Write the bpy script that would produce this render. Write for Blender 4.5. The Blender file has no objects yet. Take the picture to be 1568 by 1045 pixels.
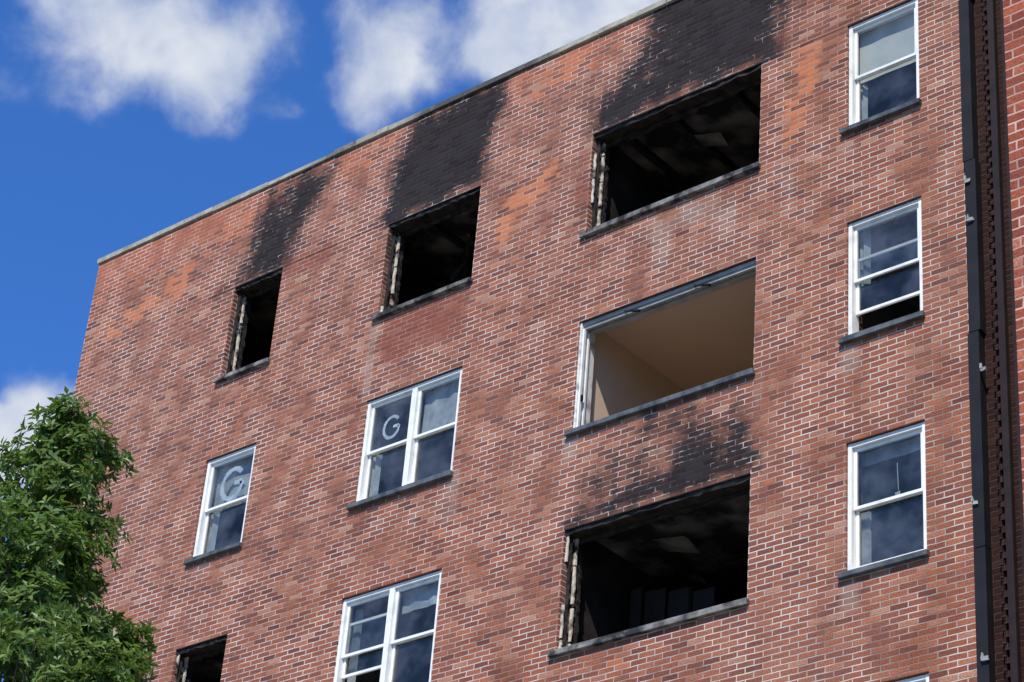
import bpy, math, random
import numpy as np
from mathutils import Vector, Matrix, noise as mno
random.seed(5); rng=np.random.default_rng(7)
sc=bpy.context.scene
# ------------------------------------------------------------ camera
CZ=1.6; D=18.07; F=3651.9
R=np.array([[0.7658,0.63856,0.0761],[-0.28566,0.4438,-0.84938],[-0.57616,0.62871,0.52227]])
cam=bpy.data.cameras.new("camera"); co=bpy.data.objects.new("camera",cam); sc.collection.objects.link(co)
cam.sensor_width=36; cam.lens=F/1568*36; cam.clip_end=5000; cam.clip_start=0.1
r=Vector(R[0]).normalized(); b=Vector(-R[2]).normalized(); u=b.cross(r).normalized(); r=u.cross(b)
M=Matrix(((r.x,u.x,b.x,0),(r.y,u.y,b.y,-D),(r.z,u.z,b.z,CZ),(0,0,0,1)))
co.matrix_world=M; sc.camera=co
# ------------------------------------------------------------ node helpers
class NT:
    def __init__(s,nt): s.nt=nt; s.n=nt.nodes; s.l=nt.links
    def node(s,t,**k):
        n=s.n.new(t)
        for a,v in k.items(): setattr(n,a,v)
        return n
    def put(s,sock,v):
        if isinstance(v,bpy.types.NodeSocket): s.l.new(v,sock)
        elif v is not None:
            if hasattr(sock.default_value,'__len__') and not hasattr(v,'__len__'): v=[v]*len(sock.default_value)
            if hasattr(v,'__len__') and len(sock.default_value)==4 and len(v)==3: v=(*v,1)
            sock.default_value=v
    def m(s,op,a,b=None,c=None,clamp=False):
        n=s.node('ShaderNodeMath',operation=op,use_clamp=clamp)
        s.put(n.inputs[0],a)
        if b is not None: s.put(n.inputs[1],b)
        if c is not None: s.put(n.inputs[2],c)
        return n.outputs[0]
    def mix(s,f,a,b,mode='MIX'):
        n=s.node('ShaderNodeMix',data_type='RGBA',blend_type=mode)
        s.put(n.inputs[0],f); s.put(n.inputs[6],a); s.put(n.inputs[7],b); return n.outputs[2]
    def ss(s,v,lo,hi,a=0,b=1):
        n=s.node('ShaderNodeMapRange',interpolation_type='SMOOTHSTEP')
        s.put(n.inputs[0],v); s.put(n.inputs[1],lo); s.put(n.inputs[2],hi); s.put(n.inputs[3],a); s.put(n.inputs[4],b); return n.outputs[0]
    def noise(s,vec,scale,detail=4,rough=.55,dist=0):
        n=s.node('ShaderNodeTexNoise'); s.put(n.inputs['Vector'],vec)
        n.inputs['Scale'].default_value=scale; n.inputs['Detail'].default_value=detail
        n.inputs['Roughness'].default_value=rough; n.inputs['Distortion'].default_value=dist
        return n.outputs['Fac']
    def ramp(s,f,stops,interp='LINEAR'):
        n=s.node('ShaderNodeValToRGB'); s.put(n.inputs[0],f); cr=n.color_ramp; cr.interpolation=interp
        while len(cr.elements)<len(stops): cr.elements.new(.5)
        for e,(p,c) in zip(cr.elements,stops): e.position=p; e.color=(*c,1) if len(c)==3 else c
        return n.outputs[0]
    def bump(s,h,st=.5,dist=.01):
        n=s.node('ShaderNodeBump'); n.inputs['Strength'].default_value=st; n.inputs['Distance'].default_value=dist
        s.put(n.inputs['Height'],h); return n.outputs[0]
def newmat(name):
    m=bpy.data.materials.new(name); m.use_nodes=True
    t=NT(m.node_tree); bs=m.node_tree.nodes['Principled BSDF']; return m,t,bs
def simple(name,c1,c2,scale=4,rough=.8,bump=0,lo=.3,hi=.7,detail=4,spec=.3,bd=.01):
    m,t,bs=newmat(name)
    pos=t.node('ShaderNodeNewGeometry').outputs['Position']
    n=t.noise(pos,scale,detail)
    c=t.ramp(n,[(lo,c1),(hi,c2)]); t.put(bs.inputs['Base Color'],c)
    bs.inputs['Roughness'].default_value=rough; bs.inputs['Specular IOR Level'].default_value=spec
    if bump: t.put(bs.inputs['Normal'],t.bump(n,bump,bd))
    return m
def brickmat(name,masks=True,tone=(1,1,1)):
    m,t,bs=newmat(name)
    pos=t.node('ShaderNodeNewGeometry').outputs['Position']
    sp=t.node('ShaderNodeSeparateXYZ'); t.put(sp.inputs[0],pos)
    uu=t.m('ADD',sp.outputs[0],sp.outputs[1])
    cb=t.node('ShaderNodeCombineXYZ'); t.put(cb.inputs[0],uu); t.put(cb.inputs[1],sp.outputs[2])
    wob=t.node('ShaderNodeTexNoise'); t.put(wob.inputs['Vector'],cb.outputs[0]); wob.inputs['Scale'].default_value=9; wob.inputs['Detail'].default_value=1
    vs=t.node('ShaderNodeVectorMath',operation='MULTIPLY_ADD'); t.put(vs.inputs[0],wob.outputs['Color']); vs.inputs[1].default_value=(.018,.012,0); t.put(vs.inputs[2],cb.outputs[0])
    n=t.node('ShaderNodeTexBrick'); mp=t.node('ShaderNodeVectorMath',operation='ADD'); t.put(mp.inputs[0],vs.outputs[0]); mp.inputs[1].default_value=(100,0,0)
    t.put(n.inputs['Vector'],mp.outputs[0]); n.offset=.5; n.offset_frequency=2
    n.inputs['Color1'].default_value=(0,0,0,1); n.inputs['Color2'].default_value=(1,1,1,1); n.inputs['Mortar'].default_value=(.5,.5,.5,1)
    n.inputs['Scale'].default_value=1; n.inputs['Mortar Size'].default_value=.0085; n.inputs['Mortar Smooth'].default_value=.5
    n.inputs['Bias'].default_value=0; n.inputs['Brick Width'].default_value=.212; n.inputs['Row Height'].default_value=.0675
    tint=n.outputs['Color']; mort=n.outputs['Fac']
    tint2=t.m('FRACT',t.m('MULTIPLY',tint,37.73))
    col=t.ramp(tint,[(0,(.15,.055,.04)),(.08,(.21,.074,.048)),(.4,(.275,.094,.054)),(.72,(.335,.115,.062)),(.92,(.39,.15,.085)),(1,(.45,.23,.15))])
    fine=t.noise(cb.outputs[0],60,2,.65)
    if masks:
        a=t.node('ShaderNodeAttribute',attribute_name='masks'); sa=t.node('ShaderNodeSeparateColor'); t.put(sa.inputs[0],a.outputs['Color'])
        a2=t.node('ShaderNodeAttribute',attribute_name='masks2'); sb=t.node('ShaderNodeSeparateColor'); t.put(sb.inputs[0],a2.outputs['Color'])
        a3=t.node('ShaderNodeAttribute',attribute_name='masks3'); s3=t.node('ShaderNodeSeparateColor'); t.put(s3.inputs[0],a3.outputs['Color'])
        soot,orange,pale=sa.outputs; red,topr,sootn=sb.outputs; big,mid,mn=s3.outputs
    else:
        mid=t.noise(cb.outputs[0],3,2); big=t.noise(cb.outputs[0],.5,1); mn=mid
    col=t.mix(t.ss(big,.3,.75,0,.45),col,t.mix(.35,col,(.28,.16,.12)))
    col=t.mix(t.ss(mid,.4,.8,0,.6),col,t.mix(1,col,(.68,.6,.6),'MULTIPLY'))
    col=t.mix(1,col,t.ramp(fine,[(.3,(.6,.58,.58)),(.7,(1.34,1.32,1.3))]),'MULTIPLY')
    mcol=t.ramp(mn,[(.25,(.24,.17,.14)),(.5,(.46,.37,.32)),(.75,(.66,.58,.52))])
    if masks:
        of=t.m('ADD',t.m('MULTIPLY',orange,1.1),t.m('MULTIPLY',t.m('SUBTRACT',tint2,.5),1.0)); of=t.m('ADD',of,t.m('MULTIPLY',t.m('SUBTRACT',mid,.5),.8))
        of=t.ss(of,.45,.9,0,.85)
        col=t.mix(of,col,t.mix(tint2,(.5,.13,.05),(.6,.2,.08)))
        mcol=t.mix(t.m('MULTIPLY',of,.6),mcol,(.45,.22,.13))
        tf=t.ss(t.m('ADD',topr,t.m('MULTIPLY',t.m('SUBTRACT',tint2,.5),.9)),.2,.95,0,.6)
        col=t.mix(tf,col,(.46,.12,.052))
        rf=t.m('MULTIPLY',t.ss(t.m('ADD',red,t.m('MULTIPLY',t.m('SUBTRACT',mid,.5),1)),.2,.9),.65)
        col=t.mix(rf,col,(.22,.058,.038)); mcol=t.mix(rf,mcol,(.26,.11,.08))
        pn=t.ss(t.m('ADD',pale,t.m('MULTIPLY',t.m('SUBTRACT',mn,.5),1.1)),.35,1.0,0,.5)
        col=t.mix(pn,col,(.36,.26,.21)); mcol=t.mix(pn,mcol,(.48,.41,.36))
    c=t.mix(mort,col,mcol)
    if masks:
        fl=t.noise(cb.outputs[0],7,2,.7)
        s1=t.m('ADD',t.m('MULTIPLY',soot,1.22),t.m('MULTIPLY',t.m('SUBTRACT',sootn,.5),1.5))
        s1=t.m('ADD',s1,t.m('MULTIPLY',t.m('SUBTRACT',tint2,.5),.5))
        s1=t.m('SUBTRACT',s1,t.m('MULTIPLY',mort,t.ss(fl,.44,.68,.1,.8)))
        sf=t.m('MULTIPLY',t.ss(s1,.0,1.0),t.ss(soot,.0,.25))
        c=t.mix(t.m('MULTIPLY',sf,.97),c,t.mix(tint2,(.008,.007,.008),(.022,.02,.022)))
    c=t.mix(1,c,tone,'MULTIPLY')
    t.put(bs.inputs['Base Color'],c); bs.inputs['Roughness'].default_value=.85; bs.inputs['Specular IOR Level'].default_value=.2
    t.put(bs.inputs['Normal'],t.bump(t.m('SUBTRACT',1,mort),.7,.007))
    return m
MB=brickmat("weathered_brick"); MB2=brickmat("neighbour_brick",False,(1.05,.75,.68)); MB3=brickmat("dark_brick",False,(.09,.075,.08))  # MB3: the same brick colours multiplied down to near black
WHITE=simple("white_frame_paint",(.66,.66,.63),(.85,.85,.82),6,.45,0,.25,.5)
DWHITE=simple("dirty_white_paint",(.35,.32,.28),(.78,.76,.72),5,.6,0,.35,.5)
SILL=simple("dark_grey_sill",(.035,.045,.055),(.14,.15,.16),7,.7,.2)
STONE=simple("burned_sill_concrete",(.03,.03,.032),(.3,.28,.26),5,.85,.3,.42,.66)
RUST=simple("rusty_lintel",(.05,.018,.012),(.14,.05,.035),8,.9)
ROOF=simple("roof_gravel",(.1,.1,.1),(.2,.2,.19),20,.95)
CHAR=simple("charred_wood",(.006,.005,.005),(.04,.032,.027),9,.7,.8,.35,.7)
CHARL=simple("charred_flaking_paint",(.012,.009,.007),(.55,.43,.3),13,.8,.6,.47,.6,6)
PEEL=simple("peeling_window_casing",(.02,.015,.012),(.62,.55,.45),5,.7,.4,.38,.52,6)
BCEIL=simple("burned_ceiling",(.012,.011,.01),(.24,.23,.215),1.5,.9,.5,.47,.74,6)
BWALL=simple("burned_wall",(.008,.006,.005),(.04,.03,.025),2,.9,.5,.4,.7,5)
BCUR=simple("scorched_panel",(.008,.005,.004),(.024,.015,.011),2.5,.9,.3)
TAN=simple("tan_plaster",(.6,.43,.31),(.64,.47,.345),1.2,.8)
TAN2=simple("pale_plaster_wall",(.64,.48,.35),(.7,.54,.4),1.2,.8)
FLOORW=simple("room_floor",(.4,.28,.18),(.5,.36,.24),3,.5)
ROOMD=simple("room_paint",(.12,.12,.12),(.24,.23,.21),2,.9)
METAL=simple("grey_metal_track",(.22,.23,.23),(.4,.4,.39),5,.5)
BLIND=simple("pale_blind",(.62,.62,.57),(.75,.74,.68),3,.8)
CURT=simple("curtain_cloth",(.25,.28,.3),(.6,.62,.62),5,.9)
BLACK=simple("black_metal",(.005,.005,.006),(.014,.012,.012),4,.6)
BROWN=simple("dark_brown_cladding",(.008,.004,.004),(.024,.011,.01),5,.7)
SMEAR=simple("window_paint",(.2,.27,.32),(.36,.44,.5),9,.9)
m,t,bs=newmat("window_glass"); GLASS=m
out=m.node_tree.nodes['Material Output']; m.node_tree.nodes.remove(bs)
tr=t.node('ShaderNodeBsdfTransparent'); tr.inputs[0].default_value=(.7,.74,.75,1)
gl=t.node('ShaderNodeBsdfGlossy'); gl.inputs['Roughness'].default_value=.03; gl.inputs[0].default_value=(.85,.8,.7,1)
pos=t.node('ShaderNodeNewGeometry').outputs['Position']
nn_=t.noise(pos,2.2,3)
t.put(gl.inputs['Normal'],t.bump(nn_,.1,.05))
df=t.node('ShaderNodeBsdfDiffuse'); df.inputs[0].default_value=(.42,.42,.41,1)
mx=t.node('ShaderNodeMixShader'); t.put(mx.inputs[0],t.ss(nn_,.3,.75,.07,.17)); t.l.new(tr.outputs[0],mx.inputs[1]); t.l.new(gl.outputs[0],mx.inputs[2])
mx2=t.node('ShaderNodeMixShader'); t.put(mx2.inputs[0],t.ss(nn_,.35,.75,.015,.14)); t.l.new(mx.outputs[0],mx2.inputs[1]); t.l.new(df.outputs[0],mx2.inputs[2])
t.l.new(mx2.outputs[0],out.inputs[0])
# coping
m,t,bs=newmat("coping_stone"); COP=m
pos=t.node('ShaderNodeNewGeometry').outputs['Position']; sp=t.node('ShaderNodeSeparateXYZ'); t.put(sp.inputs[0],pos)
n=t.noise(pos,5,5,.7); c=t.ramp(n,[(.3,(.2,.18,.14)),(.6,(.44,.41,.33)),(.8,(.55,.52,.44))])
mr=t.node('ShaderNodeMapRange'); t.put(mr.inputs[0],sp.outputs[0]); mr.inputs[1].default_value=-25.1; mr.inputs[2].default_value=-10.3
s=t.ramp(mr.outputs[0],[(0,(0,0,0)),(.25,(.0,.0,.0)),(.33,(.75,.75,.75)),(.4,(.2,.2,.2)),(.46,(.9,.9,.9)),(.57,(.8,.8,.8)),(.63,(.1,.1,.1)),(.72,(.3,.3,.3)),(.8,(1,1,1)),(1,(.9,.9,.9))])
sf=t.ss(t.m('ADD',s,t.m('MULTIPLY',t.m('SUBTRACT',n,.5),1.4)),.3,.85,0,.9)
t.put(bs.inputs['Base Color'],t.mix(sf,c,(.035,.035,.035))); bs.inputs['Roughness'].default_value=.9
t.put(bs.inputs['Normal'],t.bump(n,.5,.02))
# ------------------------------------------------------------ mesh builder
class MBd:
    def __init__(s): s.v=[];s.f=[];s.mi=[];s.mats=[]
    def mat(s,m):
        if m not in s.mats: s.mats.append(m)
        return s.mats.index(m)
    def quad(s,p,m):
        i=len(s.v); s.v+= [tuple(q) for q in p]; s.f.append(tuple(range(i,i+len(p)))); s.mi.append(s.mat(m))
    def box(s,x0,x1,y0,y1,z0,z1,m,jit=0):
        i=len(s.v)
        for z in (z0,z1):
            for x,y in ((x0,y0),(x1,y0),(x1,y1),(x0,y1)):
                s.v.append((x+random.uniform(-jit,jit),y+random.uniform(-jit,jit),z+random.uniform(-jit,jit)))
        k=s.mat(m)
        for f in ((0,3,2,1),(4,5,6,7),(0,1,5,4),(1,2,6,5),(2,3,7,6),(3,0,4,7)):
            s.f.append(tuple(i+j for j in f)); s.mi.append(k)
    def beam(s,a,b,w,h,m,n=6,jit=.01):
        a=Vector(a);b=Vector(b);d=(b-a).normalized(); up=Vector((0,0,1)) if abs(d.z)<.9 else Vector((1,0,0))
        sd=d.cross(up).normalized(); up=sd.cross(d); i=len(s.v); k=s.mat(m)
        for j in range(n+1):
            p=a.lerp(b,j/n)
            for q,w2 in ((-1,-1),(1,-1),(1,1),(-1,1)):
                v=p+sd*(q*w/2+random.uniform(-jit,jit))+up*(w2*h/2+random.uniform(-jit,jit)); s.v.append(tuple(v))
        for j in range(n):
            for q in range(4):
                s.f.append((i+j*4+q,i+j*4+(q+1)%4,i+j*4+4+(q+1)%4,i+j*4+4+q)); s.mi.append(k)
        s.f.append((i,i+1,i+2,i+3)); s.f.append((i+n*4,i+n*4+3,i+n*4+2,i+n*4+1)); s.mi+=[k,k]
    def obj(s,name,parent=None,bevel=0,smooth=False):
        me=bpy.data.meshes.new(name); me.from_pydata(s.v,[],s.f)
        for m in s.mats: me.materials.append(m)
        me.polygons.foreach_set('material_index',s.mi)
        if smooth: me.polygons.foreach_set('use_smooth',[True]*len(me.polygons))
        me.update(); o=bpy.data.objects.new(name,me); sc.collection.objects.link(o)
        if parent: o.parent=parent
        if bevel:
            b=o.modifiers.new('b','BEVEL'); b.width=bevel; b.segments=1; b.limit_method='ANGLE'
        return o
def empty(name):
    e=bpy.data.objects.new(name,None); sc.collection.objects.link(e); return e
BLD=empty("brick_apartment_building")
# ------------------------------------------------------------ wall layout
XS=[(-21.85,-20.914),(-18.936,-17.339),(-15.507,-12.987),(-11.79,-10.859)]
ZA=16.179+CZ; HH=1.496; FH=2.75
XL0,XR0=-25.08,-10.33; WT=20.83
burned={(0,0),(1,0),(2,0),(0,2),(2,2)}
ops=[]
for k in range(7):
    for c in range(4):
        zs=ZA-k*FH; zh=zs+HH
        if (c,k)==(1,0): zh-=.05
        kind='burn' if (c,k) in burned else ('empty' if (c,k)==(2,1) else 'win')
        if zs<.3: continue
        ops.append((c,k,XS[c][0],XS[c][1],zs,zh,kind))
# ------------------------------------------------------------ stains, in wall metres (x,z)
soot=[([(-21.98,19.25),(-20.94,19.35),(-20.64,19.97),(-19.95,20.74),(-21.13,20.95),(-21.45,20.69),(-21.6,20.07),(-21.85,19.6)],0.72,0.42),
([(-21.7,19.3),(-20.94,19.3),(-20.75,19.8),(-20.3,20.5),(-20.9,20.5),(-21.3,19.8)],.4,.25),
([(-18.92,19.28),(-17.35,19.35),(-17.31,19.82),(-17.1,20.47),(-17.15,20.8),(-18.58,20.8),(-18.8,20.49),(-18.94,20.01)],1.1,0.38),
([(-18.7,19.4),(-17.5,19.4),(-17.45,20.5),(-18.4,20.6)],.4,.25),
([(-15.52,19.36),(-12.97,19.34),(-12.92,19.69),(-12.69,20.08),(-12.8,20.74),(-14.6,21.3),(-14.75,20.37),(-15.3,19.9),(-15.52,19.64)],.85,0.38),
([(-14.8,19.5),(-13.0,19.4),(-13.0,20.2),(-13.3,21),(-14.4,21),(-14.3,20.0)],.45,.3),([(-15.5,19.3),(-14.9,19.3),(-14.7,19.65),(-15.4,19.6)],.4,.15),
([(-15.5,13.82),(-12.98,13.83),(-13.03,14.78),(-14.44,15.01),(-14.87,14.6),(-15.3,14.25)],.42,.34),
([(-15.5,13.82),(-12.98,13.83),(-12.99,13.98),(-14.3,14.05),(-15.0,13.95)],.5,.14),
([(-14.1,13.85),(-12.98,13.83),(-13.0,14.45),(-13.8,14.5)],.45,.3),
([(-22.35,19.2),(-21.98,19.25),(-21.98,19.4),(-22.3,19.32)],.35,.12),([(-19.5,19.2),(-18.93,19.27),(-18.93,19.5),(-19.45,19.4)],.4,.12),
([(-12.98,19.3),(-11.9,19.45),(-11.9,20.4),(-12.9,20.8)],.22,.3)]
orange=[([(-24.8,19.35),(-23.9,19.4),(-23.4,19.75),(-24.3,19.65)],.9,.2),([(-23.6,19.5),(-23.0,19.5),(-22.8,20.1),(-23.3,20.0)],.8,.12),([(-22.3,20.1),(-21.3,20.35),(-21.3,20.7),(-22.3,20.4)],.6,.15),
([(-16.75,18.9),(-16.05,19.1),(-16.05,18.85),(-16.9,18.1),(-17.1,18.3)],.85,.15),([(-12.65,17.95),(-12.5,19.3),(-12.15,19.35),(-12.2,18.6),(-12.4,18.1)],.75,.12),([(-19.9,20.3),(-19,20.6),(-19.1,20.8),(-19.9,20.75)],.6,.15),([(-16.6,20.2),(-15.6,20.4),(-15.6,20.8),(-16.6,20.7)],.6,.15)]
red=[([(-18.8,17.0),(-17.4,17.0),(-17.4,17.75),(-18.8,17.75)],1,.2),([(-20.9,19.0),(-20.0,19.0),(-20,19.35),(-20.9,19.35)],.8,.15),([(-15.75,18.3),(-15.55,18.3),(-15.55,19.2),(-15.75,19.2)],.6,.1)]
def rc(x0,x1,z0,z1,a,s): return ([(x0,z0),(x1,z0),(x1,z1),(x0,z1)],a,s)
pale=[rc(-19.08,-18.88,16.6,17.75,.95,.1),rc(-15.62,-15.42,14.65,15.02,.9,.1),rc(-17.35,-17.15,14.4,15.1,.8,.12),rc(-11.88,-11.58,14.55,14.98,.8,.1),rc(-11.88,-11.58,11.8,12.2,.8,.1),rc(-11.88,-11.58,17.4,17.72,.6,.1),
rc(-13.0,-12.8,14.1,15.05,.8,.12),rc(-15.5,-13.0,16.75,17.7,.4,.3),rc(-12.9,-11.95,16.4,17.8,.4,.3),rc(-10.8,-10.4,13.5,17.5,.4,.3),rc(-19,-17.3,13.9,14.9,.35,.3),rc(-17,-15.8,16.2,17.8,.3,.4),rc(-24.3,-22.2,13,14.2,.4,.4),rc(-22,-20.8,14.6,15,.5,.2),rc(-14.5,-13.5,17.3,17.7,.4,.2)]
def sdf(px,pz,poly):
    n=len(poly); d=np.full(px.shape,1e9); ins=np.zeros(px.shape,bool)
    for i in range(n):
        ax,az=poly[i]; bx,bz=poly[(i+1)%n]; ex,ez=bx-ax,bz-az
        tt=np.clip(((px-ax)*ex+(pz-az)*ez)/(ex*ex+ez*ez+1e-12),0,1)
        d=np.minimum(d,np.hypot(px-ax-tt*ex,pz-az-tt*ez))
        cond=((az>pz)!=(bz>pz))&(px<(bx-ax)*(pz-az)/(bz-az+1e-12)+ax); ins^=cond
    return np.where(ins,-d,d)
def acc(px,pz,L):
    o=np.zeros(px.shape)
    for poly,a,s in L:
        k=np.clip((s-sdf(px,pz,poly))/(2*s),0,1); o+=a*k*k*(3-2*k)
    return np.clip(o,0,1.4)
# ------------------------------------------------------------ facade mesh
def breaks(lo,hi,step,keys,fine=None):
    ks=sorted(set([lo,hi]+[k for k in keys if lo<k<hi])); o=[]
    for a,b2 in zip(ks[:-1],ks[1:]):
        st=step if (fine is None or b2>fine) else .6
        n=max(1,int(math.ceil((b2-a)/st))); o+= [a+(b2-a)*i/n for i in range(n)]
    return o+[hi]
xb=breaks(XL0,XR0,.07,[x for p in XS for x in p])
zk=[]
for o in ops: zk+=[o[4],o[5]]
zb=breaks(0,WT,.07,zk+[9.5],9.5)
nx,nz=len(xb),len(zb)
X,Z=np.meshgrid(xb,zb); px=X.ravel(); pz=Z.ravel()
V=[(float(a),0.0,float(c)) for a,c in zip(px,pz)]
Fc=[]
for j in range(nz-1):
    zc=(zb[j]+zb[j+1])/2
    hs=[o for o in ops if o[4]<zc<o[5]]
    for i in range(nx-1):
        xc=(xb[i]+xb[i+1])/2
        if any(o[2]<xc<o[3] for o in hs): continue
        a=j*nx+i; Fc.append((a,a+1,a+nx+1,a+nx))
for c,k,x0,x1,z0,z1,kd in ops:
    i=len(V); dp=.3
    V+=[(x0,0,z0),(x1,0,z0),(x1,0,z1),(x0,0,z1),(x0,dp,z0),(x1,dp,z0),(x1,dp,z1),(x0,dp,z1)]
    Fc+=[(i,i+4,i+7,i+3),(i+1,i+2,i+6,i+5),(i,i+1,i+5,i+4),(i+3,i+7,i+6,i+2)]
me=bpy.data.meshes.new("facade_wall"); me.from_pydata(V,[],Fc); me.materials.append(MB)
px=np.array([v[0] for v in V]); pz=np.array([v[2] for v in V])
def fnoise(scale,octv,off,sx=1,sz=1,gain=.42):
    f=[mno.fractal(Vector((x*scale*sx+off,z*scale*sz,off*.37)),.9,2.0,octv) for x,z in zip(px.tolist(),pz.tolist())]
    return np.clip(np.array(f)*gain+.5,0,1)
A1=np.ones((len(V),4)); A1[:,0]=acc(px,pz,soot); A1[:,1]=acc(px,pz,orange); A1[:,2]=acc(px,pz,pale)
A2=np.ones((len(V),4)); A2[:,0]=acc(px,pz,red); A2[:,1]=np.clip((pz-20.0)/.8,0,1)*.8+np.clip((pz-18.6)/2,0,1)*.45*np.clip((-19-px)/3,0,1)
A2[:,2]=.5*fnoise(1.9,5,3.3,1,.75)+.5*fnoise(3.2,4,8.8,1.6,.35)
A3=np.ones((len(V),4)); A3[:,0]=fnoise(.45,3,11.1,1,.6); A3[:,1]=fnoise(2.2,5,27.7,1,.8); A3[:,2]=fnoise(3.2,4,41.3,1,.6)
for nm,A in (('masks',A1),('masks2',A2),('masks3',A3)):
    ca=me.color_attributes.new(nm,'FLOAT_COLOR','POINT'); ca.data.foreach_set('color',A.astype(np.float32).ravel())
o=bpy.data.objects.new("facade_wall",me); sc.collection.objects.link(o); o.parent=BLD
g=MBd(); YB=12
g.quad([(XL0,YB,0),(XL0,0,0),(XL0,0,WT),(XL0,YB,WT)],MB2); g.quad([(XR0,YB,0),(XL0,YB,0),(XL0,YB,WT),(XR0,YB,WT)],MB2)
g.quad([(XR0,0.06,0),(XR0,YB,0),(XR0,YB,WT),(XR0,0.06,WT)],MB2)
g.quad([(XL0,.3,WT-.4),(XR0,.3,WT-.4),(XR0,YB-.3,WT-.4),(XL0,YB-.3,WT-.4)],ROOF)
g.quad([(XL0+.3,.3,WT-.4),(XR0,.3,WT-.4),(XR0,.3,WT),(XL0+.3,.3,WT)],MB2)
g.quad([(XL0+.3,.3,WT-.4),(XL0+.3,YB,WT-.4),(XL0+.3,YB,WT),(XL0+.3,.3,WT)],MB2)
g.obj("side_walls_and_roof",BLD)
g=MBd(); x=XL0-.03
while x<XR0:
    L=random.uniform(1.0,1.35); x1=min(x+L,XR0+.02); dz=random.uniform(-.008,.008)
    g.box(x,x1-.012,-.035+random.uniform(-.008,.008),.33,WT,WT+.085+dz,COP,.004); x+=L
y=.345
while y<YB:
    g.box(XL0-.035,XL0+.33,y,y+1.18,WT,WT+.085,COP); y+=1.2
g.obj("parapet_coping",BLD,.006)
# ------------------------------------------------------------ window parts
def pane(g,x0,x1,y,z0,z1):
    s1,s2=random.uniform(-.004,.004),random.uniform(-.004,.004)
    g.quad([(x0,y+s1,z0),(x1,y+s2,z0),(x1,y-s1,z1),(x0,y-s2,z1)],GLASS)
def sash(g,x0,x1,y0,y1,z0,z1,r=.038):
    g.box(x0,x0+r,y0,y1,z0,z1,WHITE); g.box(x1-r,x1,y0,y1,z0,z1,WHITE)
    g.box(x0+r,x1-r,y0+.002,y1-.002,z0,z0+r,WHITE); g.box(x0+r,x1-r,y0+.002,y1-.002,z1-r,z1,WHITE)
    pane(g,x0+r-.003,x1-r+.003,(y0+y1)/2,z0+r-.003,z1-r+.003)
def window(c,k,x0,x1,z0,z1):
    g=MBd(); a=.002; fr=.05
    zt=z1-.014; zb_=z0+.004
    g.box(x0+a,x0+fr,.022,.16,zb_,zt,WHITE); g.box(x1-fr,x1-a,.022,.16,zb_,zt,WHITE)
    g.box(x0+fr,x1-fr,.026,.16,zt-fr,zt,WHITE); g.box(x0+fr,x1-fr,.016,.16,zb_,zb_+fr,WHITE)
    L=[(x0+fr,x1-fr)]
    if c==2:
        w=(x1-x0)/3; L=[(x0+fr,x0+w-.03),(x0+w+.03,x1-w-.03),(x1-w+.03,x1-fr)]
        for q in (x0+w,x1-w): g.box(q-.03,q+.03,.024,.15,zb_+fr,zt-fr,WHITE)
    if c==1:
        xm=(x0+x1)/2; L=[(x0+fr,xm-.04),(xm+.04,x1-fr)]; g.box(xm-.04,xm+.04,.024,.15,zb_+fr,zt-fr,WHITE)
    for i,(p,q) in enumerate(L):
        zl,zu=zb_+fr,zt-fr; zm=zl+(zu-zl)*.5
        sash(g,p+.002,q-.002,.06,.09,zm-.02,zu-.002)
        lift=0
        if (c,k)==(3,1): lift=.28
        if (c,k)==(1,2) and i==0: lift=.42
        sash(g,p+.002,q-.002,.098,.128,zl+.002+lift,zm+.022+lift)
    zm=(z0+z1)/2
    def drape(p,q,zl,zu,m,y=.2,n=16,amp=.02):
        for i in range(n):
            u0=p+(q-p)*i/n; u1=p+(q-p)*(i+1)/n
            g.quad([(u0,y+amp*math.sin(i*2.1),zl),(u1,y+amp*math.sin((i+1)*2.1),zl),(u1,y+amp*math.sin((i+1)*2.1),zu),(u0,y+amp*math.sin(i*2.1),zu)],m)
    if (c,k)==(3,0): drape(x0+.05,x1-.05,zm-.02,z1-.06,BLIND,.17,5,.004); drape(x0+.04,x0+.13,z0+.05,zm,CURT,.2,4)
    elif (c,k)==(3,1): drape(x0+.05,x0+.2,zm,z1-.06,CURT,.18,5)
    elif c==3: drape(x0+.04,x0+.16,z0+.05,zm,CURT); g.beam((x0+.5,.17,z1-.3),(x0+.51,.17,z1-.62),.008,.008,CURT,3,.002); g.box(x0+.48,x0+.53,.16,.18,z1-.7,z1-.64,CURT,.01); drape(x0+.04,x1-.05,z1-.22,z1-.06,CURT,.19,6,.01)
    elif (c,k)==(1,1): drape((x0+x1)/2+.06,x1-.05,zm+.05,z1-.07,CURT,.17,7,.012); drape(x0+.06,x0+.2,z0+.05,zm,CURT,.17,4)
    elif (c,k)==(0,1): drape(x0+.05,x0+.2,z0+.05,zm,CURT,.18,4); drape(x0+.05,x1-.05,zm+.02,z1-.06,CURT,.2,5,.01)
    elif c==1 : drape(x0+.05,x0+.17,z0+.05,z1-.1,CURT); drape((x0+x1)/2+.06,x1-.05,zm+.4,z1-.07,CURT,.17,7,.012)
    elif k>2: drape(x0+.04,x0+.3,z0+.05,z1-.06,BLIND)
    g.obj("window_c%d_r%d"%(c,k),BLD,.003)
def sillb(g,x0,x1,z0,m): g.box(x0-.07,x1+.03,-.06,.026,z0-.06,z0+.003,m,.005)
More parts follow.
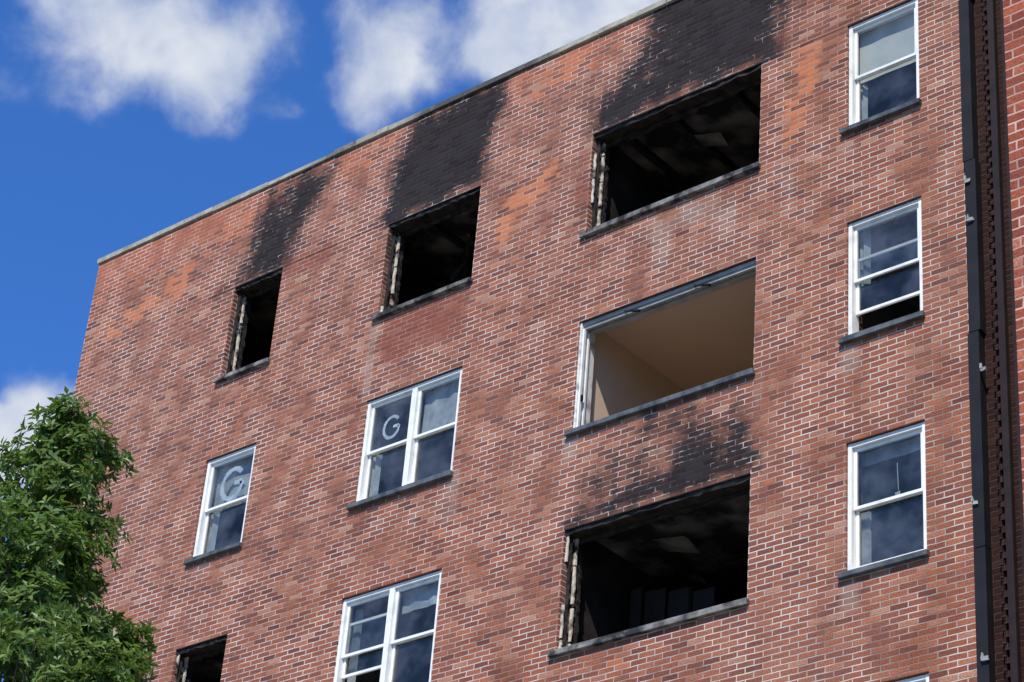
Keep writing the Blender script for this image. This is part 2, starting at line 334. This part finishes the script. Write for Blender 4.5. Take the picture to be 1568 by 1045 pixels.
def spiralG(cx,cz,rad,y,w):
    g=MBd(); pts=[]
    for i in range(40):
        a=math.radians(40+i*(300/39)); pts.append((cx+rad*math.cos(a),cz+rad*1.15*math.sin(a)))
    pts+=[(cx+rad*.95,cz-.02*rad),(cx+.2*rad,cz)]
    ww=[w*random.uniform(.75,1.3) for _ in range(len(pts))]
    for i in range(len(pts)-1):
        a=Vector(pts[i]);b2=Vector(pts[i+1]);d=(b2-a).normalized();n=Vector((-d.y,d.x))/2; n1=n*ww[i]; n2=n*ww[i+1]
        g.quad([(a.x-n1.x,y,a.y-n1.y),(b2.x-n2.x,y,b2.y-n2.y),(b2.x+n2.x,y,b2.y+n2.y),(a.x+n1.x,y,a.y+n1.y)],SMEAR)
    g.obj("painted_letter_on_glass",BLD)
def room(c,k,x0,x1,z0,z1,mc,mw,mf,depth=4.2):
    ex={0:(.7,.6),1:(.6,.7),2:(.035,.4),3:(.4,.35)}[c]
    a,b2=x0-ex[0],x1+ex[1]; y0,y1=.3,depth; zf=z0-.88; zc=z1+.13
    g=MBd()
    g.quad([(a,y0,zf),(b2,y0,zf),(b2,y1,zf),(a,y1,zf)],mf)
    g.quad([(a,y0,zc),(a,y1,zc),(b2,y1,zc),(b2,y0,zc)],mc)
    g.quad([(a,y0,zf),(a,y0,zc),(a,y1,zc),(a,y1,zf)],mw); g.quad([(b2,y0,zf),(b2,y0,zc),(b2,y1,zc),(b2,y1,zf)],mw)
    g.quad([(a,y1,zf),(b2,y1,zf),(b2,y1,zc),(a,y1,zc)],mw)
    for q in ([(a,zf),(b2,zf),(b2,z0),(a,z0)],[(a,z1),(b2,z1),(b2,zc),(a,zc)],[(a,z0),(x0,z0),(x0,z1),(a,z1)],[(x1,z0),(b2,z0),(b2,z1),(x1,z1)]):
        g.quad([(p,y0+.001,q2) for p,q2 in q],mw)
    return g,a,b2,zf,zc
def ragged(g,x,y0,y1,z0,z1,m,n=26,amp=.03,th=.03,jx=.008):
    i=len(g.v);k=g.mat(m)
    for j in range(n+1):
        z=z0+(z1-z0)*j/n; e=y0+random.uniform(0,amp)*1.5; xx=x+random.uniform(-jx,jx)
        f2=y1-random.uniform(0,amp)
        g.v+=[(xx-th,e,z),(xx,e,z),(xx+random.uniform(0,jx),f2,z),(xx-th,f2,z)]
    for j in range(n):
        for q in range(4):
            g.f.append((i+j*4+q,i+j*4+(q+1)%4,i+j*4+4+(q+1)%4,i+j*4+4+q)); g.mi.append(k)
sg=MBd(); lg=MBd()
lg.box(-20.9,-18.95,-.003,.01,19.262,19.272,RUST); lg.box(-22.4,-21.87,-.003,.01,19.262,19.272,RUST); lg.box(-12.97,-11.82,-.003,.01,19.262,19.272,RUST)
for c,k,x0,x1,z0,z1,kd in ops:
    lg.box(x0+.001,x1-.001,-.004,.2,z1-.013,z1-.0005,RUST if kd!='burn' else CHAR)
    if kd=='win':
        sillb(sg,x0,x1,z0,SILL); window(c,k,x0,x1,z0,z1)
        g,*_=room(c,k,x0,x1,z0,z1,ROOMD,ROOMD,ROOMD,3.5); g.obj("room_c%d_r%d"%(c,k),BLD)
    elif kd=='empty':
        sillb(sg,x0,x1,z0,SILL)
        g,a,b2,zf,zc=room(c,k,x0,x1,z0,z1,TAN,TAN2,FLOORW,4.6)
        g.obj("open_room",BLD)
        g=MBd()
        g.box(x0+.002,x0+.03,.012,.27,z0+.004,z1-.014,DWHITE); g.box(x0+.03,x0+.055,.03,.07,z0+.004,z1-.1,WHITE); g.box(x0+.03,x0+.05,.12,.15,z0+.004,z1-.1,WHITE)
        g.box(x0+.03,x1-.002,.03,.26,z1-.06,z1-.014,METAL); g.box(x0+.03,x1-.002,.05,.075,z1-.1,z1-.062,METAL); g.box(x0+.03,x1-.002,.14,.16,z1-.095,z1-.062,METAL)
        g.box(x0+.03,x1-.002,.01,.26,z0+.004,z0+.02,SILL)
        for xx in (x0+.75,x0+1.75):
            g.beam((xx,.02,z1-.1),(xx+.12,.03,z1-.13),.03,.02,BLACK,3,.004); g.beam((xx,.02,z1-.1),(xx-.1,.03,z1-.07),.015,.02,BLACK,3,.004)
        g.beam((x0+1.9,1.6,zc),(x0+1.92,1.6,zc-.12),.015,.015,BLACK,3,.003)
        g.box(x0+.055,x0+.07,.04,.08,z0+.42,z0+.5,BLACK)
        g.obj("stripped_window_track",BLD,.002)
    else:
        sillb(sg,x0,x1,z0,STONE)
        g,a,b2,zf,zc=room(c,k,x0,x1,z0,z1,BCEIL,BWALL,BWALL,4.2)
        if (c,k)==(1,0) or (c,k)==(2,0):
            for i in range(int((b2-a)/.8)):
                xx=a+.25+i*.8+random.uniform(-.1,.1)
                g.beam((xx,.35,zc-.05),(xx+random.uniform(-.06,.06),4.1,zc-.05),.05,.09,CHAR,8,.012)
        for i in range(6 if c else 2):
            xx=random.uniform(x0,x1); yy=random.uniform(.8,3)
            g.beam((xx,yy,zc-.05),(xx+random.uniform(-.7,.7),yy+random.uniform(-.3,.9),zc-random.uniform(.15,.6)),.035,.05,CHAR,6,.01)
        for i in range(5):
            xx=random.uniform(x0,x1); yy=random.uniform(.5,2.5); s=random.uniform(.15,.4)
            g.quad([(xx,yy,zc-.12),(xx+s,yy+.1,zc-.14),(xx+s*.9,yy+s,zc-.2),(xx-.05,yy+s*.8,zc-.11)],BCEIL)
        # charred remains of the window casing on the jamb
        ragged(g,x0+.022,.10,.26,z0,z1-.02,CHARL,46,.02,.02,.006)
        ragged(g,x0+.05,.075,.10,z0,z1-.02,CHAR,30,.008,.045,.004)
        z=z0
        while z<z1-.1:
            L=random.uniform(.12,.5); e=min(z+L,z1-.03)
            if random.random()<.8: ragged(g,x0+.06,.15,.178,z,e,PEEL,8,.006,.035,.006)
            if random.random()<.5: ragged(g,x0+.035,.03,.05,z,e,PEEL,6,.004,.03,.005)
            z+=L+random.uniform(.0,.06)
        ragged(g,x0+.05,.22,.29,z0,z1,CHAR,30,.02)
        g.beam((x0,.1,z1-.035),(x1,.1,z1-.045),.16,.05,CHAR,22,.012); g.beam((x0,.22,z1-.07),(x1,.22,z1-.06),.05,.06,CHAR,22,.014)
        n=int((x1-x0)/.06)
        for i in range(n):
            xx=x0+.04+i*(x1-x0-.08)/n; s=random.uniform(.01,.03)
            if random.random()<.5: g.box(xx,xx+random.uniform(.02,.07),.03,.09,z0,z0+s,CHAR,.006)
        if (c,k)==(2,2):
            for i in range(7):
                g.box(x0+.1+i*.17,x0+.26+i*.17,1.1+.05*(i%2),1.13+.05*(i%2),zf,zc-.45-.04*i,BCUR,.01)
        g.obj("burned_room_c%d_r%d"%(c,k),BLD)
sg.obj("window_sills",BLD,.005); lg.obj("steel_lintels",BLD)
z0=ZA-FH
spiralG(-21.85+.5,z0+1.03,.19,.072,.07)
spiralG(-18.936+.42,z0+1.02,.13,.072,.042)
# ------------------------------------------------------------ dark joint strip
g=MBd()
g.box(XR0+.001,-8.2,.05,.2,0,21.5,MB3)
z=0.2
while z<21:
    L=random.uniform(1.5,2.6); off=random.choice([0,.02,.04])
    g.box(XR0+.004+off,XR0+.13+off,-.07,.045,z,min(z+L,21.4),BLACK); z+=L+.01
z=.1
while z<21.3:
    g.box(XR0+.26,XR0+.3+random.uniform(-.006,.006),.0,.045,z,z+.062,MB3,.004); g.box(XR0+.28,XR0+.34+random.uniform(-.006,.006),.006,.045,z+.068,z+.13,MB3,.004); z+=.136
g.box(XR0+.345,XR0+.42,-.02,.045,0,21.4,BROWN); g.box(XR0+.5,-8.3,-.0,.045,0,21.4,BROWN)
g.obj("dark_cladding_joint",BLD)
g=MBd()
for xb_,z in ((-10.25,16.4),(-10.23,15.9),(-10.13,14.06),(-10.27,12.6),(-10.21,10.95),(-10.2,7.9),(-10.2,5.6)):
    g.box(xb_-.035,xb_+.035,-.1,-.072,z,z+.035,METAL,.008); g.box(xb_-.03,xb_-.01,-.105,-.08,z+.03,z+.08,METAL,.005)
g.obj("pipe_brackets",BLD)
# ------------------------------------------------------------ neighbour building
NB=empty("neighbouring_brick_building")
nxl=-5.46; ny=-8.0
g=MBd(); g.box(nxl,2.5,ny,-4.6,0,27,MB2); g.obj("walls",NB)
g=MBd(); g.box(nxl-.05,2.55,ny-.05,-4.55,27.002,27.12,COP); g.obj("coping",NB)
g=MBd()
for zz in range(8):
    z0=1.5+zz*3.1
    for xw in (-3.2,-.4):
        g.box(xw,xw+1.1,ny-.02,ny-.003,z0,z0+1.5,WHITE); g.box(xw+.07,xw+1.03,ny-.03,ny-.021,z0+.07,z0+1.43,ROOMD)
g.obj("windows",NB)
# ------------------------------------------------------------ ground
GR=simple("concrete_paving",(.27,.26,.24),(.36,.35,.32),2,.9)
GRS=simple("lawn",(.05,.09,.025),(.09,.13,.04),3,.95)
g=MBd(); g.quad([(-1500,-1500,0),(1500,-1500,0),(1500,1500,0),(-1500,1500,0)],GRS); g.obj("ground")
g=MBd(); g.quad([(-45,-30,.004),(10,-30,.004),(10,-1,.004),(-45,-1,.004)],GR); g.obj("pavement")
# ------------------------------------------------------------ tree
er=np.array([.768,.640,0]); ef=np.array([-.675,.737,0]); base=np.array([-16.24,-6.4,0])
def tp(a,bb,z): return base+er*a+ef*bb+np.array([0,0,z])
vis=[(.05,.0,12.3,.24),(-.08,.1,12.1,.3),(.25,0,11.95,.3),(.48,.1,11.9,.18),(-.22,.1,11.75,.38),(.18,-.1,11.5,.38),(-.2,0,11.2,.42),(.42,.1,11.15,.26),(.1,-.1,10.9,.42),(.4,0,10.65,.3),(-.3,0,10.6,.4),(.1,.2,10.3,.45),
 (.72,0,10.1,.3),(.98,.1,10.12,.22),(.5,.2,9.9,.32),(.2,-.2,9.8,.4),(-.25,0,9.9,.4),(.9,0,9.75,.34),(.55,-.1,9.5,.35),(.95,.1,9.45,.3)]
cl=list(vis)
for i in range(90):
    z=random.uniform(5.2,10.8); rr=(.6+1.9*min(1,(11.6-z)/4.5))*math.sqrt(random.random()); a=random.uniform(0,6.283)
    x_,y_=rr*math.cos(a)-.3,rr*math.sin(a)
    if x_>.2+(10.9-z)*.75: continue
    cl.append((x_,y_,z,random.uniform(.3,.5)))
tv=[];tf=[];tc=[]
def leaf(p,d,up,L,W,col):
    sd=np.cross(d,up); sd/=np.linalg.norm(sd)+1e-9; nn=np.cross(sd,d)
    i=len(tv)
    tv.extend([p,p+d*L*.42+sd*W/2+nn*W*.2,p+d*L-nn*L*.12,p+d*L*.42-sd*W/2+nn*W*.2])
    tf.extend([(i,i+1,i+2),(i,i+2,i+3)]); tc.extend([col]*4)
for ci,(a,bb,z,rad) in enumerate(cl):
    c0=tp(a,bb,z); N=int((96 if ci<len(vis) else 34)*(rad/.35)**2)
    shade=random.uniform(.8,1.2)
    for s in range(N):
        d=rng.normal(size=3); d/=np.linalg.norm(d); d[2]=abs(d[2])*.9+d[2]*.1 if random.random()<.35 else d[2]
        q=c0+d*rad*(random.random()**.45)*np.array([1.05,1.05,.95])*random.uniform(.6,1.15)
        ax=d+np.array([0,0,.7])+rng.normal(size=3)*.35; ax/=np.linalg.norm(ax)
        t1=np.cross(ax,[.3,.5,.8]); t1/=np.linalg.norm(t1); t2=np.cross(ax,t1); ph=random.uniform(0,6)
        for l in range(random.randint(6,8)):
            an=ph+l*2.4; dd=ax*random.uniform(.1,.8)+(t1*math.cos(an)+t2*math.sin(an)); dd[2]-=.15; dd/=np.linalg.norm(dd)
            leaf(q+ax*l*.008,dd,ax,random.uniform(.075,.125),random.uniform(.036,.052),shade*random.uniform(.75,1.25))
me=bpy.data.meshes.new("foliage"); me.from_pydata([tuple(v) for v in tv],[],tf)
ca=me.color_attributes.new('lv','FLOAT_COLOR','POINT'); arr=np.ones((len(tv),4),np.float32); arr[:,0]=tc; ca.data.foreach_set('color',arr.ravel())
m,t,bs=newmat("leaf_green")
at=t.node('ShaderNodeAttribute',attribute_name='lv'); sp=t.node('ShaderNodeSeparateColor'); t.put(sp.inputs[0],at.outputs['Color'])
cc=t.ramp(t.m('MULTIPLY',sp.outputs[0],.6),[(.25,(.06,.12,.025)),(.6,(.12,.2,.045)),(.9,(.22,.3,.08))])
t.put(bs.inputs['Base Color'],cc); bs.inputs['Roughness'].default_value=.42; bs.inputs['Specular IOR Level'].default_value=.4
tl=t.node('ShaderNodeBsdfTranslucent'); t.put(tl.inputs[0],t.mix(.5,cc,(.2,.32,.03)))
mx=t.node('ShaderNodeMixShader'); mx.inputs[0].default_value=.35
t.l.new(bs.outputs[0],mx.inputs[1]); t.l.new(tl.outputs[0],mx.inputs[2]); t.l.new(mx.outputs[0],m.node_tree.nodes['Material Output'].inputs[0])
me.materials.append(m)
TR=empty("tree"); fo=bpy.data.objects.new("foliage",me); sc.collection.objects.link(fo); fo.parent=TR
BARK=simple("bark",(.05,.04,.03),(.12,.1,.08),12,.95,.6)
g=MBd()
def limb(a,b2,r0,r1,n=5):
    a=Vector(a);b2=Vector(b2); pts=[a.lerp(b2,i/n)+(Vector((random.uniform(-1,1),random.uniform(-1,1),0))*r0*.8 if 0<i<n else Vector()) for i in range(n+1)]
    k=g.mat(BARK); i0=len(g.v); d=(b2-a).normalized(); s1=d.orthogonal().normalized(); s2=d.cross(s1)
    for i,p in enumerate(pts):
        rr=r0+(r1-r0)*i/n
        for q in range(7):
            an=q*6.2832/7; g.v.append(tuple(p+s1*math.cos(an)*rr+s2*math.sin(an)*rr))
    for i in range(n):
        for q in range(7):
            g.f.append((i0+i*7+q,i0+i*7+(q+1)%7,i0+i*7+7+(q+1)%7,i0+i*7+7+q)); g.mi.append(k)
limb(tp(-.3,0,0),tp(-.25,0,4.5),.2,.15); limb(tp(-.25,0,4.5),tp(-.05,.05,9),.15,.07); limb(tp(-.05,.05,9),tp(.05,0,12.2),.07,.012)
for (a,bb,z,rad) in cl:
    zz=max(3.5,z-random.uniform(.7,1.6)); s=-.25+.35*(zz-3)/9
    limb(tp(s,.02,zz),tp(a,bb,z+rad*.5),.028 if z<10 else .018,.005,4)
g.obj("trunk_and_limbs",TR,0,True)
# ------------------------------------------------------------ light
SE,SA=math.radians(50),math.radians(24)
sd=Vector((math.sin(SA)*math.cos(SE),-math.cos(SA)*math.cos(SE),math.sin(SE)))
sl=bpy.data.lights.new("sun",'SUN'); sl.energy=5.0; sl.angle=math.radians(.5); sl.color=(1,.94,.84)
so=bpy.data.objects.new("sun",sl); sc.collection.objects.link(so); so.rotation_euler=sd.to_track_quat('Z','Y').to_euler()
w_=bpy.data.worlds.new("World"); sc.world=w_; w_.use_nodes=True; t=NT(w_.node_tree)
w_.cycles.sampling_method='MANUAL'; w_.cycles.sample_map_resolution=256
bg=w_.node_tree.nodes['Background']; bg.inputs[1].default_value=.1
sk=t.node('ShaderNodeTexSky'); sk.sky_type='NISHITA'; sk.sun_disc=False; sk.sun_elevation=SE; sk.sun_rotation=math.pi-SA; sk.air_density=1.0; sk.dust_density=.3; sk.ozone_density=2.0
vec=t.node('ShaderNodeTexCoord').outputs['Generated']
wn=t.node('ShaderNodeTexNoise'); t.put(wn.inputs['Vector'],vec); wn.inputs['Scale'].default_value=32; wn.inputs['Detail'].default_value=4
va=t.node('ShaderNodeVectorMath',operation='MULTIPLY_ADD'); t.put(va.inputs[0],wn.outputs['Color']); va.inputs[1].default_value=(.034,.034,.034); va.inputs[2].default_value=(-.017,-.017,-.017)
vb=t.node('ShaderNodeVectorMath',operation='ADD'); t.put(vb.inputs[0],vec); t.put(vb.inputs[1],va.outputs[0])
# cumulus puffs: (sky direction, angular radius, density)
puffs=[((-.6335,.4701,.6145),.042,1.0),((-.6577,.4467,.6065),.036,.85),((-.652,.4649,.5989),.028,.5),((-.6303,.4923,.6003),.028,.6),((-.6142,.4968,.6132),.024,.65),((-.6685,.4274,.6087),.024,.35),((-.6378,.4939,.591),.018,.35),((-.6161,.5178,.5935),.01,.25),
((-.5733,.5354,.6203),.024,.85),((-.582,.5432,.6052),.026,.8),((-.5623,.5384,.6277),.018,.5),((-.5813,.5189,.6268),.016,.3),((-.5926,.5445,.5935),.018,.4),((-.571,.5509,.6087),.018,.5),
((-.5346,.5645,.6289),.034,.9),((-.5117,.5788,.6349),.046,.95),((-.5498,.5627,.6174),.02,.5),((-.4885,.5926,.6404),.04,.9),((-.5352,.5749,.6189),.026,.7),
((-.7227,.5063,.4705),.024,1.3),((-.7329,.504,.457),.024,1.2),((-.7157,.5184,.468),.014,.7),((-.6885,.4313,.5831),.012,.25),((-.7113,.4836,.5101),.008,.3)]
acc_=None
for d,rr,a in puffs:
    n=t.node('ShaderNodeVectorMath',operation='DISTANCE'); t.put(n.inputs[0],vb.outputs[0]); n.inputs[1].default_value=d
    v=t.ss(n.outputs['Value'],0,rr*1.15,a,0)
    acc_=v if acc_ is None else t.m('ADD',acc_,v)
acc_=t.m('MINIMUM',acc_,1.2)
n1=t.noise(vec,34,6,.6,.3)
den=t.m('ADD',acc_,t.m('MULTIPLY',t.m('SUBTRACT',n1,.5),1.4))
cf=t.m('MULTIPLY',t.ss(den,.0,1.4,0,1),t.ss(acc_,0,.2))
n2=t.noise(vec,26,3,.55)
ccol=t.ramp(n2,[(.35,(5.4,6.1,7.6)),(.62,(7.4,7.8,8.6))])
skc=t.mix(1,sk.outputs[0],(.5,1.08,1.95),'MULTIPLY')
t.put(bg.inputs[0],t.mix(cf,skc,ccol))
sc.view_settings.view_transform='Standard'; sc.view_settings.look='None'; sc.view_settings.exposure=0
